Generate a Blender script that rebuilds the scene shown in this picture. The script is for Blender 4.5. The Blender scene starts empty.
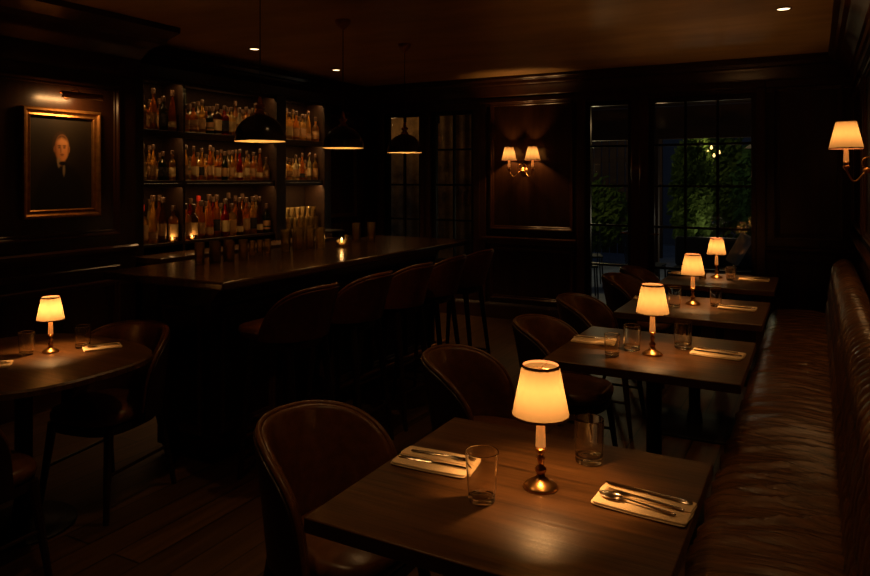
import bpy, bmesh, math, random
from mathutils import Vector, Matrix, noise
PI = math.pi
R = math.radians
C = bpy.context.scene.collection
SC = bpy.context.scene
random.seed(7)

# ------------------------------------------------------------------ camera
cam_d = bpy.data.cameras.new('camera')
cam = bpy.data.objects.new('camera', cam_d); C.objects.link(cam)
cam.location = (0, 0, 1.56)
cam.rotation_euler = (R(90), 0, R(28.5))
cam_d.sensor_width = 36.0
cam_d.lens = 28.97
cam_d.shift_y = -0.1264
cam_d.clip_start = 0.02
SC.camera = cam

# ------------------------------------------------------------------ world and exposure
w = bpy.data.worlds.new('world'); SC.world = w; w.use_nodes = True
w.node_tree.nodes['Background'].inputs[0].default_value = (0.15, 0.18, 0.25, 1)
w.node_tree.nodes['Background'].inputs[1].default_value = 0.17
vs = SC.view_settings
vs.view_transform = 'Standard'; vs.look = 'None'; vs.gamma = 1.0; vs.use_curve_mapping = False
vs.exposure = 0.0

LAMP_W = 6.5       # table lamp bulb
SCONCE_W = 5.6
PENDANT_W = 1.3
DOWN_W = 12.0
LED_W = 2.1
WARM = (1.0, 0.50, 0.17)
WARM2 = (1.0, 0.54, 0.20)

def light(name, kind, loc, power, color=WARM, parent=None, radius=0.02, rot=None, **kw):
    d = bpy.data.lights.new(name, kind); d.energy = power; d.color = color
    if kind in ('POINT', 'SPOT'): d.shadow_soft_size = radius
    for k, v in kw.items(): setattr(d, k, v)
    o = bpy.data.objects.new(name, d); C.objects.link(o); o.location = loc
    if rot: o.rotation_euler = rot
    if parent: o.parent = parent
    return o

# ------------------------------------------------------------------ materials
def mat(name, col, rough=0.5, metal=0.0, bump=None, var=None, spec=0.5, coat=0.0, scale=(1, 1, 1), trans=0, ior=1.45, kind='noise', bdist=0.01):
    m = bpy.data.materials.new(name); m.use_nodes = True
    nt = m.node_tree; b = nt.nodes['Principled BSDF']
    b.inputs['Base Color'].default_value = (*col, 1)
    b.inputs['Roughness'].default_value = rough
    b.inputs['Metallic'].default_value = metal
    b.inputs['Specular IOR Level'].default_value = spec
    b.inputs['Coat Weight'].default_value = coat
    b.inputs['Coat Roughness'].default_value = 0.2
    b.inputs['Transmission Weight'].default_value = trans
    b.inputs['IOR'].default_value = ior
    if bump or var:
        tc = nt.nodes.new('ShaderNodeTexCoord'); mp = nt.nodes.new('ShaderNodeMapping')
        mp.inputs['Scale'].default_value = scale
        nt.links.new(tc.outputs['Object'], mp.inputs[0])
        if kind == 'noise':
            n = nt.nodes.new('ShaderNodeTexNoise'); n.inputs['Scale'].default_value = 1.0
            n.inputs['Detail'].default_value = 6; n.inputs['Roughness'].default_value = 0.6
            nt.links.new(mp.outputs[0], n.inputs['Vector']); fac = n.outputs['Fac']
        else:
            n = nt.nodes.new('ShaderNodeTexVoronoi'); n.inputs['Scale'].default_value = 1.0
            nt.links.new(mp.outputs[0], n.inputs['Vector']); fac = n.outputs['Distance']
        if var:
            r = nt.nodes.new('ShaderNodeValToRGB')
            r.color_ramp.elements[0].position = 0.3; r.color_ramp.elements[1].position = 0.7
            r.color_ramp.elements[0].color = (*[c * (1 - var) for c in col], 1)
            r.color_ramp.elements[1].color = (*[min(1, c * (1 + var)) for c in col], 1)
            nt.links.new(fac, r.inputs[0]); nt.links.new(r.outputs[0], b.inputs['Base Color'])
        if bump:
            bp = nt.nodes.new('ShaderNodeBump'); bp.inputs['Strength'].default_value = bump
            bp.inputs['Distance'].default_value = bdist
            nt.links.new(fac, bp.inputs['Height']); nt.links.new(bp.outputs[0], b.inputs['Normal'])
    return m

def emis(name, col, st):
    m = bpy.data.materials.new(name); m.use_nodes = True
    b = m.node_tree.nodes['Principled BSDF']
    b.inputs['Base Color'].default_value = (*col, 1)
    b.inputs['Emission Color'].default_value = (*col, 1)
    b.inputs['Emission Strength'].default_value = st
    return m

M = {}
M['panel'] = mat('mahogany_panelling', (0.034, 0.013, 0.005), 0.26, bump=0.15, var=0.35, scale=(9, 9, 0.9), bdist=0.004)
M['trimwood'] = mat('mahogany_trim', (0.050, 0.018, 0.008), 0.28, bump=0.1, var=0.3, scale=(8, 8, 1), bdist=0.003)
M['cabwood'] = mat('dark_cabinet_wood', (0.015, 0.007, 0.0035), 0.4, bump=0.1, var=0.3, scale=(2, 2, 9), bdist=0.003)
M['cabback'] = mat('shelf_back_panel', (0.008, 0.004, 0.002), 0.9, spec=0.1)
M['tablewood'] = mat('table_wood', (0.085, 0.036, 0.0105), 0.36, bump=0.45, var=0.55, scale=(2.5, 42, 10), bdist=0.003)
M['barwood'] = mat('bar_top_wood', (0.055, 0.026, 0.011), 0.22, bump=0.2, var=0.4, scale=(28, 2.5, 6), bdist=0.002)
M['darkwood'] = mat('dark_leg_wood', (0.022, 0.009, 0.005), 0.35, var=0.3, scale=(6, 6, 1))
M['leather'] = mat('brown_leather', (0.115, 0.042, 0.012), 0.30, bump=0.25, var=0.3, scale=(30, 30, 30), bdist=0.004)
M['stool_leather'] = mat('oxblood_leather', (0.12, 0.036, 0.013), 0.33, bump=0.2, var=0.3, scale=(30, 30, 30), bdist=0.004)
M['bench'] = mat('banquette_leather', (0.105, 0.043, 0.012), 0.27, bump=0.8, var=0.45, scale=(4, 26, 10), bdist=0.014)
M['brass'] = mat('aged_brass', (0.55, 0.28, 0.09), 0.28, 1.0)
M['darkbrass'] = mat('dark_brass', (0.42, 0.20, 0.08), 0.32, 1.0)
M['steel'] = mat('cutlery_steel', (0.50, 0.42, 0.34), 0.18, 1.0)
M['black'] = mat('black_enamel', (0.010, 0.008, 0.007), 0.18, 0.0, spec=0.6)
M['domein'] = mat('pendant_inner_enamel', (0.75, 0.60, 0.35), 0.5)
M['iron'] = mat('black_iron', (0.012, 0.010, 0.009), 0.45, 0.3)
M['candle'] = mat('ivory_candle_sleeve', (0.95, 0.62, 0.28), 0.5)
M['sleeve'] = emis('lit_candle_sleeve', (0.95, 0.38, 0.08), 0.28)  # emission put in for the bulb light falling on the sleeve
M['linen'] = mat('cream_linen', (0.90, 0.66, 0.38), 0.9, bump=0.3, var=0.06, scale=(220, 220, 220), bdist=0.0015)
M['china'] = mat('white_china', (0.7, 0.66, 0.58), 0.2)
M['trimband'] = mat('shade_trim_band', (0.10, 0.035, 0.015), 0.8)
M['gold'] = mat('gilt_frame', (0.50, 0.24, 0.07), 0.34, 0.85, bump=0.2, var=0.25, scale=(25, 25, 25), bdist=0.003)
M['ceil'] = mat('ceiling_plaster', (0.52, 0.31, 0.11), 0.55, bump=0.12, var=0.22, scale=(1.2, 3.2, 1), bdist=0.02)
M['plaster'] = mat('dark_plaster', (0.02, 0.012, 0.008), 0.8)
M['patio'] = mat('patio_stone', (0.26, 0.32, 0.44), 0.5, bump=0.2, var=0.3, scale=(2, 2, 2))
M['outwall'] = mat('garden_wall_render', (0.12, 0.15, 0.22), 0.9, var=0.2, scale=(1, 1, 1))
M['outwood'] = mat('pergola_wood', (0.07, 0.035, 0.02), 0.7, var=0.4, scale=(1, 12, 4))
M['curtain'] = mat('ochre_marbled_blind', (0.30, 0.17, 0.055), 0.8, var=0.75, scale=(3, 3, 4))
M['outmetal'] = mat('garden_chair_metal', (0.05, 0.06, 0.075), 0.5, 0.2)
M['cushion'] = mat('garden_cushion', (0.45, 0.36, 0.24), 0.9)
M['bark'] = mat('bark', (0.05, 0.03, 0.02), 0.9)
M['rubber'] = mat('dark_foot', (0.01, 0.01, 0.01), 0.7)
M['screen'] = mat('pale_parasol_canvas', (0.55, 0.45, 0.3), 0.9)

def floor_mat():
    m = bpy.data.materials.new('oak_floor_planks'); m.use_nodes = True
    nt = m.node_tree; b = nt.nodes['Principled BSDF']; L = nt.links
    tc = nt.nodes.new('ShaderNodeTexCoord'); mp = nt.nodes.new('ShaderNodeMapping')
    mp.inputs['Rotation'].default_value = (0, 0, R(90))
    L.new(tc.outputs['Object'], mp.inputs[0])
    br = nt.nodes.new('ShaderNodeTexBrick')
    br.inputs['Color1'].default_value = (0.125, 0.060, 0.018, 1)
    br.inputs['Color2'].default_value = (0.065, 0.032, 0.011, 1)
    br.inputs['Mortar'].default_value = (0.006, 0.003, 0.002, 1)
    br.inputs['Scale'].default_value = 1.0
    br.inputs['Mortar Size'].default_value = 0.004
    br.inputs['Brick Width'].default_value = 1.4
    br.inputs['Row Height'].default_value = 0.16
    br.offset = 0.37
    L.new(mp.outputs[0], br.inputs['Vector'])
    mp2 = nt.nodes.new('ShaderNodeMapping'); mp2.inputs['Scale'].default_value = (26, 1.6, 1)
    L.new(tc.outputs['Object'], mp2.inputs[0])
    n = nt.nodes.new('ShaderNodeTexNoise'); n.inputs['Scale'].default_value = 1; n.inputs['Detail'].default_value = 7
    L.new(mp2.outputs[0], n.inputs['Vector'])
    mx = nt.nodes.new('ShaderNodeMixRGB'); mx.blend_type = 'MULTIPLY'; mx.inputs[0].default_value = 0.75
    rp = nt.nodes.new('ShaderNodeValToRGB'); rp.color_ramp.elements[0].position = 0.3; rp.color_ramp.elements[1].position = 0.75
    rp.color_ramp.elements[0].color = (0.35, 0.3, 0.28, 1); rp.color_ramp.elements[1].color = (1.3, 1.2, 1.1, 1)
    L.new(n.outputs['Fac'], rp.inputs[0]); L.new(br.outputs['Color'], mx.inputs[1]); L.new(rp.outputs[0], mx.inputs[2])
    L.new(mx.outputs[0], b.inputs['Base Color'])
    bp = nt.nodes.new('ShaderNodeBump'); bp.inputs['Strength'].default_value = 0.25; bp.inputs['Distance'].default_value = 0.004
    L.new(n.outputs['Fac'], bp.inputs['Height']); L.new(bp.outputs[0], b.inputs['Normal'])
    b.inputs['Roughness'].default_value = 0.42
    return m
M['floor'] = floor_mat()

def shade_mat(name, col, glow):
    # thin pleated fabric: light from the bulb inside passes through it
    m = bpy.data.materials.new(name); m.use_nodes = True
    nt = m.node_tree; nt.nodes.clear(); L = nt.links
    out = nt.nodes.new('ShaderNodeOutputMaterial')
    tr = nt.nodes.new('ShaderNodeBsdfTranslucent'); tr.inputs[0].default_value = (*col, 1)
    df = nt.nodes.new('ShaderNodeBsdfDiffuse'); df.inputs[0].default_value = (*col, 1)
    mx = nt.nodes.new('ShaderNodeMixShader'); mx.inputs[0].default_value = 0.35
    L.new(tr.outputs[0], mx.inputs[1]); L.new(df.outputs[0], mx.inputs[2])
    em = nt.nodes.new('ShaderNodeEmission'); em.inputs[0].default_value = (1.0, 0.50, 0.16, 1); em.inputs[1].default_value = glow
    ad = nt.nodes.new('ShaderNodeAddShader')
    L.new(mx.outputs[0], ad.inputs[0]); L.new(em.outputs[0], ad.inputs[1]); L.new(ad.outputs[0], out.inputs[0])
    return m
M['shade'] = shade_mat('lit_fabric_shade', (0.080, 0.056, 0.029), 0.02)

def glass_mat():
    return mat('clear_glass', (1.0, 0.98, 0.94), 0.02, trans=1.0, ior=1.6)
M['glass'] = glass_mat()

def pane_mat(name, tint, gloss_rough=0.02, rough_trans=None):
    m = bpy.data.materials.new(name); m.use_nodes = True
    nt = m.node_tree; nt.nodes.clear(); L = nt.links
    out = nt.nodes.new('ShaderNodeOutputMaterial')
    t = nt.nodes.new('ShaderNodeBsdfTransparent'); t.inputs[0].default_value = (*tint, 1)
    g = nt.nodes.new('ShaderNodeBsdfGlossy'); g.inputs['Roughness'].default_value = gloss_rough
    f = nt.nodes.new('ShaderNodeFresnel'); f.inputs[0].default_value = 1.45
    mx = nt.nodes.new('ShaderNodeMixShader')
    L.new(f.outputs[0], mx.inputs[0]); L.new(t.outputs[0], mx.inputs[1]); L.new(g.outputs[0], mx.inputs[2])
    L.new(mx.outputs[0], out.inputs[0])
    return m
M['pane'] = pane_mat('window_glass', (0.85, 0.88, 0.9))
M['thinglass'] = None

def bottle_mat(name, col, tl=0.5):
    m = bpy.data.materials.new(name); m.use_nodes = True
    nt = m.node_tree; nt.nodes.clear(); L = nt.links
    out = nt.nodes.new('ShaderNodeOutputMaterial')
    t = nt.nodes.new('ShaderNodeBsdfTransparent'); t.inputs[0].default_value = (*col, 1)
    tr = nt.nodes.new('ShaderNodeBsdfTranslucent'); tr.inputs[0].default_value = (*col, 1)
    m1 = nt.nodes.new('ShaderNodeMixShader'); m1.inputs[0].default_value = tl
    L.new(t.outputs[0], m1.inputs[1]); L.new(tr.outputs[0], m1.inputs[2])
    g = nt.nodes.new('ShaderNodeBsdfGlossy'); g.inputs['Roughness'].default_value = 0.12
    g.inputs[0].default_value = (0.9, 0.8, 0.6, 1)
    f = nt.nodes.new('ShaderNodeFresnel'); f.inputs[0].default_value = 1.6
    mx = nt.nodes.new('ShaderNodeMixShader')
    L.new(f.outputs[0], mx.inputs[0]); L.new(m1.outputs[0], mx.inputs[1]); L.new(g.outputs[0], mx.inputs[2])
    L.new(mx.outputs[0], out.inputs[0])
    return m
M['thinglass'] = bottle_mat('bar_glassware', (0.90, 0.78, 0.52), 0.22)
BCOL = {'amber': (0.85, 0.43, 0.10), 'honey': (0.95, 0.66, 0.24), 'clear': (0.85, 0.76, 0.52),
        'dark brown': (0.25, 0.11, 0.03), 'dark green': (0.06, 0.12, 0.03), 'red': (0.55, 0.05, 0.02)}
for k, v in BCOL.items(): M['b_' + k] = bottle_mat(k.replace(' ', '_') + '_bottle_glass', v, 0.82)
LCOL = {'cream': (0.50, 0.34, 0.14), 'tan': (0.32, 0.17, 0.06), 'black': (0.015, 0.012, 0.01), 'red': (0.40, 0.04, 0.02), 'white': (0.7, 0.62, 0.45)}
for k, v in LCOL.items(): M['l_' + k] = mat(k + '_paper_label', v, 0.7)
M['cork'] = mat('stopper', (0.06, 0.03, 0.015), 0.4)
M['redcap'] = mat('red_foil_cap', (0.45, 0.03, 0.015), 0.35)
M['leafmats'] = None
def leaf_mat(name, col):
    m = bpy.data.materials.new(name); m.use_nodes = True
    nt = m.node_tree; nt.nodes.clear(); L = nt.links
    out = nt.nodes.new('ShaderNodeOutputMaterial')
    a = nt.nodes.new('ShaderNodeBsdfDiffuse'); a.inputs[0].default_value = (*col, 1)
    b = nt.nodes.new('ShaderNodeBsdfTranslucent'); b.inputs[0].default_value = (*col, 1)
    mx = nt.nodes.new('ShaderNodeMixShader'); mx.inputs[0].default_value = 0.4
    L.new(a.outputs[0], mx.inputs[1]); L.new(b.outputs[0], mx.inputs[2]); L.new(mx.outputs[0], out.inputs[0])
    return m
M['leafA'] = leaf_mat('green_leaves', (0.10, 0.16, 0.04))
M['leafB'] = leaf_mat('dark_green_leaves', (0.045, 0.10, 0.04))
M['flame'] = emis('candle_flame', (1.0, 0.62, 0.22), 12)
M['lampdisc'] = emis('downlight_lens', (1.0, 0.70, 0.38), 4.0)
M['led'] = emis('warm_led_strip', (1.0, 0.60, 0.25), 1.2)
M['bulbglow'] = emis('string_light_bulb', (1.0, 0.62, 0.2), 3.0)

# ------------------------------------------------------------------ mesh helpers
class MB:
    def __init__(s): s.bm = bmesh.new()
    def v(s, *p): return s.bm.verts.new(p)
    def f(s, vs, mi=0):
        try:
            f = s.bm.faces.new(vs); f.material_index = mi; return f
        except ValueError: return None
    def box(s, x0, x1, y0, y1, z0, z1, mi=0):
        v = [s.v(x, y, z) for z in (z0, z1) for y in (y0, y1) for x in (x0, x1)]
        for q in ((0, 2, 3, 1), (4, 5, 7, 6), (0, 1, 5, 4), (2, 6, 7, 3), (0, 4, 6, 2), (1, 3, 7, 5)): s.f([v[i] for i in q], mi)
        return s
    def loft(s, rings, close=True, cap=(True, True), mi=0):
        vr = [[s.v(*p) for p in r] for r in rings]
        n = len(vr[0])
        for a, b in zip(vr, vr[1:]):
            for i in range(n if close else n - 1):
                j = (i + 1) % n
                s.f([a[i], a[j], b[j], b[i]], mi)
        if cap[0]: s.f(vr[0][::-1], mi)
        if cap[1]: s.f(vr[-1], mi)
        return s
    def lathe(s, prof, n=32, c=(0, 0, 0), cap=(True, True), mi=0, sx=1, sy=1):
        rings = [[(c[0] + r * sx * math.cos(2 * PI * i / n), c[1] + r * sy * math.sin(2 * PI * i / n), c[2] + z) for i in range(n)] for r, z in prof]
        return s.loft(rings, cap=cap, mi=mi)
    def tube(s, pts, rad, n=10, mi=0, cap=True):
        pts = [Vector(p) for p in pts]
        if not isinstance(rad, (list, tuple)): rad = [rad] * len(pts)
        rings = []; up = None
        for i, p in enumerate(pts):
            d = (pts[min(i + 1, len(pts) - 1)] - pts[max(i - 1, 0)]).normalized()
            if up is None: up = Vector((0, 0, 1)) if abs(d.z) < 0.9 else Vector((1, 0, 0))
            a = d.cross(up).normalized(); b = a.cross(d).normalized(); up = b
            rings.append([tuple(p + (a * math.cos(2 * PI * k / n) + b * math.sin(2 * PI * k / n)) * rad[i]) for k in range(n)])
        return s.loft(rings, cap=(cap, cap), mi=mi)
    def bar(s, p0, p1, w0, w1=None, mi=0):
        return s.tube([p0, p1], [w0, w1 or w0], n=4, mi=mi)
    def build(s, name, m, parent=None, smooth=True, bevel=0, ang=40):
        bmesh.ops.recalc_face_normals(s.bm, faces=s.bm.faces[:])
        if smooth:
            for f in s.bm.faces: f.smooth = True
            for e in s.bm.edges:
                if len(e.link_faces) == 2 and e.calc_face_angle(0) > R(ang): e.smooth = False
        me = bpy.data.meshes.new(name); s.bm.to_mesh(me); s.bm.free()
        for mm in (m if isinstance(m, (list, tuple)) else [m]): me.materials.append(mm)
        o = bpy.data.objects.new(name, me); C.objects.link(o)
        if parent: o.parent = parent
        if bevel:
            b = o.modifiers.new('edge', 'BEVEL'); b.width = bevel; b.segments = 2; b.limit_method = 'ANGLE'; b.angle_limit = R(50)
        return o

def tag(o, label=None, cat=None, group=None, kind=None):
    if label: o['label'] = label
    if cat: o['category'] = cat
    if group: o['group'] = group
    if kind: o['kind'] = kind
    return o
def thing(name, label, cat, loc=(0, 0, 0), rz=0, group=None, scale=1):
    o = bpy.data.objects.new(name, None); C.objects.link(o)
    o.location = loc; o.rotation_euler = (0, 0, rz); o.scale = (scale,) * 3
    o.empty_display_size = 0.1
    return tag(o, label, cat, group)
KIDS = {}
def copy_tree(o, parent=None):
    c = o.copy(); C.objects.link(c)
    if parent: c.parent = parent
    for ch in [x for x in o.children]:
        copy_tree(ch, c)
    return c
def place(proto, used, loc, rz, label, group=None, scale=None):
    o = proto if not used else copy_tree(proto)
    o.location = loc; o.rotation_euler = (0, 0, rz); o['label'] = label
    if group: o['group'] = group
    if scale: o.scale = (scale,) * 3
    return o
def structure(o): o['kind'] = 'structure'; return o
def sell(a, b, z, n=40, e=4.0, c=(0, 0)):
    out = []
    for i in range(n):
        t = 2 * PI * i / n; ct, st = math.cos(t), math.sin(t)
        out.append((c[0] + a * math.copysign(abs(ct) ** (2 / e), ct), c[1] + b * math.copysign(abs(st) ** (2 / e), st), z))
    return out
def ordinal(i): return ['first', 'second', 'third', 'fourth', 'fifth', 'sixth', 'seventh', 'eighth', 'ninth', 'tenth', 'eleventh', 'twelfth', 'thirteenth', 'fourteenth', 'fifteenth', 'sixteenth', 'seventeenth', 'eighteenth', 'nineteenth', 'twentieth'][i]

# ------------------------------------------------------------------ room shell
XL, XR, YE, YF, HC = -4.9, 0.30, 7.2, -1.5, 2.66
XP = -4.55   # face of the wall that carries the portrait
structure(MB().box(XL - .2, XR + .2, YF - .2, YE + .15, -0.1, 0).build('floor', M['floor'], smooth=False))
structure(MB().box(XL - .2, XR + .2, YF - .2, YE + .15, HC, HC + .1).build('ceiling', M['ceil'], smooth=False))
structure(MB().box(XR, XR + .15, YF - .15, YE + .15, 0, HC).build('wall_right', M['panel'], smooth=False))
structure(MB().box(XL - .2, XR + .15, YF - .15, YF, 0, HC).build('wall_front', M['panel'], smooth=False))
b = MB(); b.box(XL - .15, XL, 3.6, YE + .15, 0, HC); b.box(XL - .15, XP, YF - .15, 3.6, 0, HC)
structure(b.build('wall_left', M['panel'], smooth=False))
OPEN = [('window_1', -4.56, -4.14, .62, 2.29, 2), ('window_2', -3.91, -3.45, .62, 2.29, 2), ('door_1', -2.07, -1.68, .0, 2.36, 1), ('door_2', -1.42, -.53, .0, 2.36, 3)]
b = MB(); x = XL
for nm, x0, x1, z0, z1, nc in OPEN:
    g = 0.05
    b.box(x, x0 - g, YE, YE + .15, 0, HC)
    b.box(x0 - g, x1 + g, YE, YE + .15, z1 + g, HC)
    if z0 > 0: b.box(x0 - g, x1 + g, YE, YE + .15, 0, z0 - g)
    x = x1 + g
b.box(x, XR, YE, YE + .15, 0, HC)
structure(b.build('wall_back', M['panel'], smooth=False))

def rows_of(z0, z1): return [z for z in (0.66, 1.07, 1.48, 1.89) if z0 + .1 < z < z1 - .1]
for nm, x0, x1, z0, z1, nc in OPEN:
    g = 0.05; door = nm.startswith('door')
    root = structure(bpy.data.objects.new(nm, None)); C.objects.link(root); root.location = ((x0 + x1) / 2, YE + .05, 0)
    ox = (x0 + x1) / 2; a, c = x0 - ox, x1 - ox
    gz0, gz1 = (0.25, 2.31) if door else (z0 + .0, z1)
    f = MB()
    f.box(a - g, a, -.03, .03, 0.004 if door else z0 - g, z1 + g); f.box(c, c + g, -.03, .03, 0.004 if door else z0 - g, z1 + g)
    f.box(a, c, -.03, .03, gz1, z1 + g); f.box(a, c, -.03, .03, 0.004 if door else z0 - g, gz0)
    f.build('window_frame' if not door else 'door_frame', M['iron'] if not door else M['darkwood'], root, bevel=.004)
    mu = MB()
    for k in range(1, nc):
        xx = a + (c - a) * k / nc; mu.box(xx - .011, xx + .011, -.018, .018, gz0, gz1)
    for z in rows_of(gz0, gz1): mu.box(a, c, -.018, .018, z - .011, z + .011)
    mu.build('muntins', M['iron'], root)
    MB().box(a, c, -.003, .003, gz0, gz1).build('glass_pane', M['pane'], root, smooth=False)
    # casing on the room side
    t = MB()
    for (p, q) in ((a - .13, a - .045), (c + .045, c + .13)): t.box(p, q, -.085, -.045, 0.002 if door else z0 - .12, z1 + .13)
    t.box(a - .13, c + .13, -.09, -.045, z1 + .045, z1 + .13)
    if not door: t.box(a - .14, c + .14, -.11, -.045, z0 - .12, z0 - .05)
    t.build('casing', M['trimwood'], root, bevel=.008)
    if door:
        h = MB()
        if nc > 1: h.tube([(a - .02, -.055, 1.0), (a - .02, -.09, 1.0), (a + .06, -.09, 1.0)], .008)
        else: h.tube([(c + .02, -.055, 1.0), (c + .02, -.09, 1.0), (c - .06, -.09, 1.0)], .008)
        h.build('handle', M['darkbrass'], root)

# mouldings: a picture-frame moulding on a wall plane, and straight runs
PROF = [(0, 0), (0, .018), (.008, .026), (.018, .022), (.026, .012), (.038, .010), (.044, .004), (.044, 0)]
def frame_mould(mb, plane, u0, u1, z0, z1, at, sign, prof=PROF):
    rings = []
    for d, h in prof:
        pts = [(u0 + d, z0 + d), (u1 - d, z0 + d), (u1 - d, z1 - d), (u0 + d, z1 - d)]
        rings.append([((u, at + sign * h, z) if plane == 'y' else (at + sign * h, u, z)) for u, z in pts])
    mb.loft(rings, cap=(False, False))
CROWN = [(0, -.30), (.015, -.30), (.02, -.27), (.035, -.26), (.035, -.20), (.05, -.19), (.07, -.15), (.11, -.11), (.12, -.09), (.15, -.08), (.165, -.05), (.18, -.045), (.20, -.03), (.20, 0), (0, 0)]
RAIL = [(0, -.05), (.012, -.05), (.018, -.02), (.035, -.01), (.04, .0), (.04, .018), (.02, .03), (0, .03)]
BASE = [(0, 0), (.025, 0), (.025, .13), (.015, .16), (.006, .175), (0, .175)]
def run(mb, axis, a0, a1, at, sign, z, prof, m0=0, m1=0):
    # extrude a profile along x or y on a wall at coordinate `at`
    r0, r1 = [], []
    for d, h in prof:
        p, q = a0 + m0 * d, a1 - m1 * d
        if axis == 'y': r0.append((at + sign * d, p, z + h)); r1.append((at + sign * d, q, z + h))
        else: r0.append((p, at + sign * d, z + h)); r1.append((q, at + sign * d, z + h))
    mb.loft([r0, r1])
def trim(n, fn, m='trimwood'):
    mb = MB(); fn(mb); return structure(mb.build('trim_%d' % n, M[m], ang=25))
trim(1, lambda m: run(m, 'y', YF, YE, XR, -1, HC, CROWN, 0, 1))
trim(2, lambda m: run(m, 'x', XL, XR, YE, -1, HC, CROWN, 1, 1))
trim(3, lambda m: run(m, 'y', 3.6, YE, XL, 1, HC, [(d * .75, h) for d, h in CROWN], 0, 1))
# deeper cornice above the portrait wall with its return
SOF = [(0, -.34), (.015, -.34), (.03, -.30), (.03, -.20), (.06, -.18), (.12, -.14), (.16, -.12), (.30, -.11), (.33, -.08), (.40, -.06), (.46, -.04), (.46, 0), (0, 0)]
trim(4, lambda m: run(m, 'y', YF, 3.62, XP, 1, HC, SOF, 0, 0))
def tr5(m):
    for z0, z1 in ((1.06, 2.30),):
        frame_mould(m, 'y', -3.20, -2.24, .99, 2.40, YE, -1)
        frame_mould(m, 'y', -.33, .22, 1.0, 2.44, YE, -1)
    frame_mould(m, 'y', -3.20, -2.24, .22, .80, YE, -1)
    frame_mould(m, 'y', -.33, .22, .22, .80, YE, -1)
trim(5, tr5)
def tr6(m):
    run(m, 'x', -3.30, -2.21, YE, -1, .88, RAIL); run(m, 'x', -.40, XR, YE, -1, .90, RAIL)
trim(6, tr6)
def tr7(m):
    run(m, 'y', YF, 3.6, XP, 1, 1.03, RAIL)
    for a, c in ((-1.3, .1), (.3, 1.7), (1.9, 3.45)):
        frame_mould(m, 'x', a, c, 1.14, 2.24, XP, 1); frame_mould(m, 'x', a, c, .25, .92, XP, 1)
    run(m, 'y', YF, 3.6, XP, 1, .80, [(d * .6, h * .6) for d, h in RAIL])
trim(7, tr7)
def tr8(m):
    run(m, 'y', YF, YE, XR, -1, 1.06, RAIL)
    for a, c in ((-1.3, .4), (.6, 2.3), (2.5, 3.95), (4.15, 5.45), (5.65, 7.05)): frame_mould(m, 'x', a, c, 1.16, 2.26, XR, -1)
trim(8, tr8)
def tr9(m):  # pilasters flanking the sconce panel
    for a, c in ((-3.33, -3.25), (-2.20, -2.11)): m.box(a, c, YE - .03, YE, .18, 2.38)
    m.box(-3.35, -2.11, YE - .035, YE, 2.44, 2.54)
trim(9, tr9)
structure((lambda m: (run(m, 'y', YF, 3.6, XP, 1, 0, BASE), m)[1])(MB()).build('baseboard_left', M['trimwood']))
def bb(m):
    run(m, 'x', -4.8, -2.22, YE, -1, 0, BASE); run(m, 'x', -.38, .3, YE, -1, 0, BASE); return m
structure(bb(MB()).build('baseboard_back', M['trimwood']))

# ------------------------------------------------------------------ back bar shelving (built against the left wall)
XF = -4.65
BAYS = [(3.74, 4.145), (4.17, 5.28), (5.42, 6.04)]
SH = [1.03, 1.54, 1.95]
TOPZ = 2.37
bb_ = thing('back_bar_shelving', 'tall dark wooden shelving wall behind the bar holding rows of bottles', 'shelving', (XL, 5.0, 0))
b = MB()
def bx(mb, x0, x1, y0, y1, z0, z1): mb.box(x0 - XL, x1 - XL, y0 - 5, y1 - 5, z0, z1)
for xf, y0, y1 in ((XF + .02, 3.62, 3.74), (XF, 4.145, 4.17), (XF + .02, 5.28, 5.42), (XF + .02, 6.04, 6.16)):
    b = MB(); bx(b, XL + .003, xf, y0, y1, 0.95, TOPZ); b.build('upright', M['cabwood'], bb_, bevel=.004)
b = MB(); bx(b, XL + .003, XF + .02, 3.62, 6.16, TOPZ, HC - .20); b.build('fascia', M['cabwood'], bb_, bevel=.004)
b = MB(); bx(b, XL + .001, XL + .006, 3.7, 6.1, 0.95, TOPZ); b.build('back_panel', M['cabback'], bb_)
for (y0, y1) in BAYS:
    for i, z in enumerate(SH):
        b = MB(); bx(b, XL + .008, XF - .002, y0, y1, z - .025, z); b.build('shelf', M['cabwood'], bb_, bevel=.003)
b = MB(); bx(b, XL + .003, -4.35, 3.66, 6.16, 0.9, 0.95); b.build('counter', M['barwood'], bb_, bevel=.006)
b = MB(); bx(b, XL + .003, -4.38, 3.66, 6.14, 0.0, 0.9); b.build('base_cabinet', M['cabwood'], bb_)
for k in range(5):
    y = 3.70 + k * .485
    b = MB(); bx(b, -4.38, -4.36, y, y + .465, .12, .86); d = b.build('door', M['cabwood'], bb_, bevel=.004)
    b = MB(); b.lathe([(.004, 0), (.012, .01), (.013, .02), (.0, .026)], 12); kn = b.build('knob', M['darkbrass'], d)
    kn.rotation_euler = (0, R(90), 0); kn.location = (-4.36 - XL, y + .05 - 5, .6)
# warm LED strips under every shelf, each with its own light
for (y0, y1) in BAYS:
    for z in SH[1:] + [TOPZ]:
        zz = z - (.025 if z < 2.3 else 0)
        b = MB(); bx(b, XF - .018, XF - .002, y0, y1, zz - .032, zz - .0005); b.build('shelf_lip', M['cabwood'], bb_)
        b = MB(); bx(b, XF - .040, XF - .020, y0 + .02, y1 - .02, zz - .006, zz - .0005); b.build('led_strip', M['led'], bb_)
        light('shelf_light', 'AREA', (XF - .030 - XL, (y0 + y1) / 2 - 5, zz - .010), LED_W * (y1 - y0) * (1.6 if y0 > 5.3 else 1.0) * (2.2 if y0 > 5.3 and z < 1.6 else 1.0), WARM2, bb_, shape='RECTANGLE', size=.02, size_y=y1 - y0 - .05)

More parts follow.
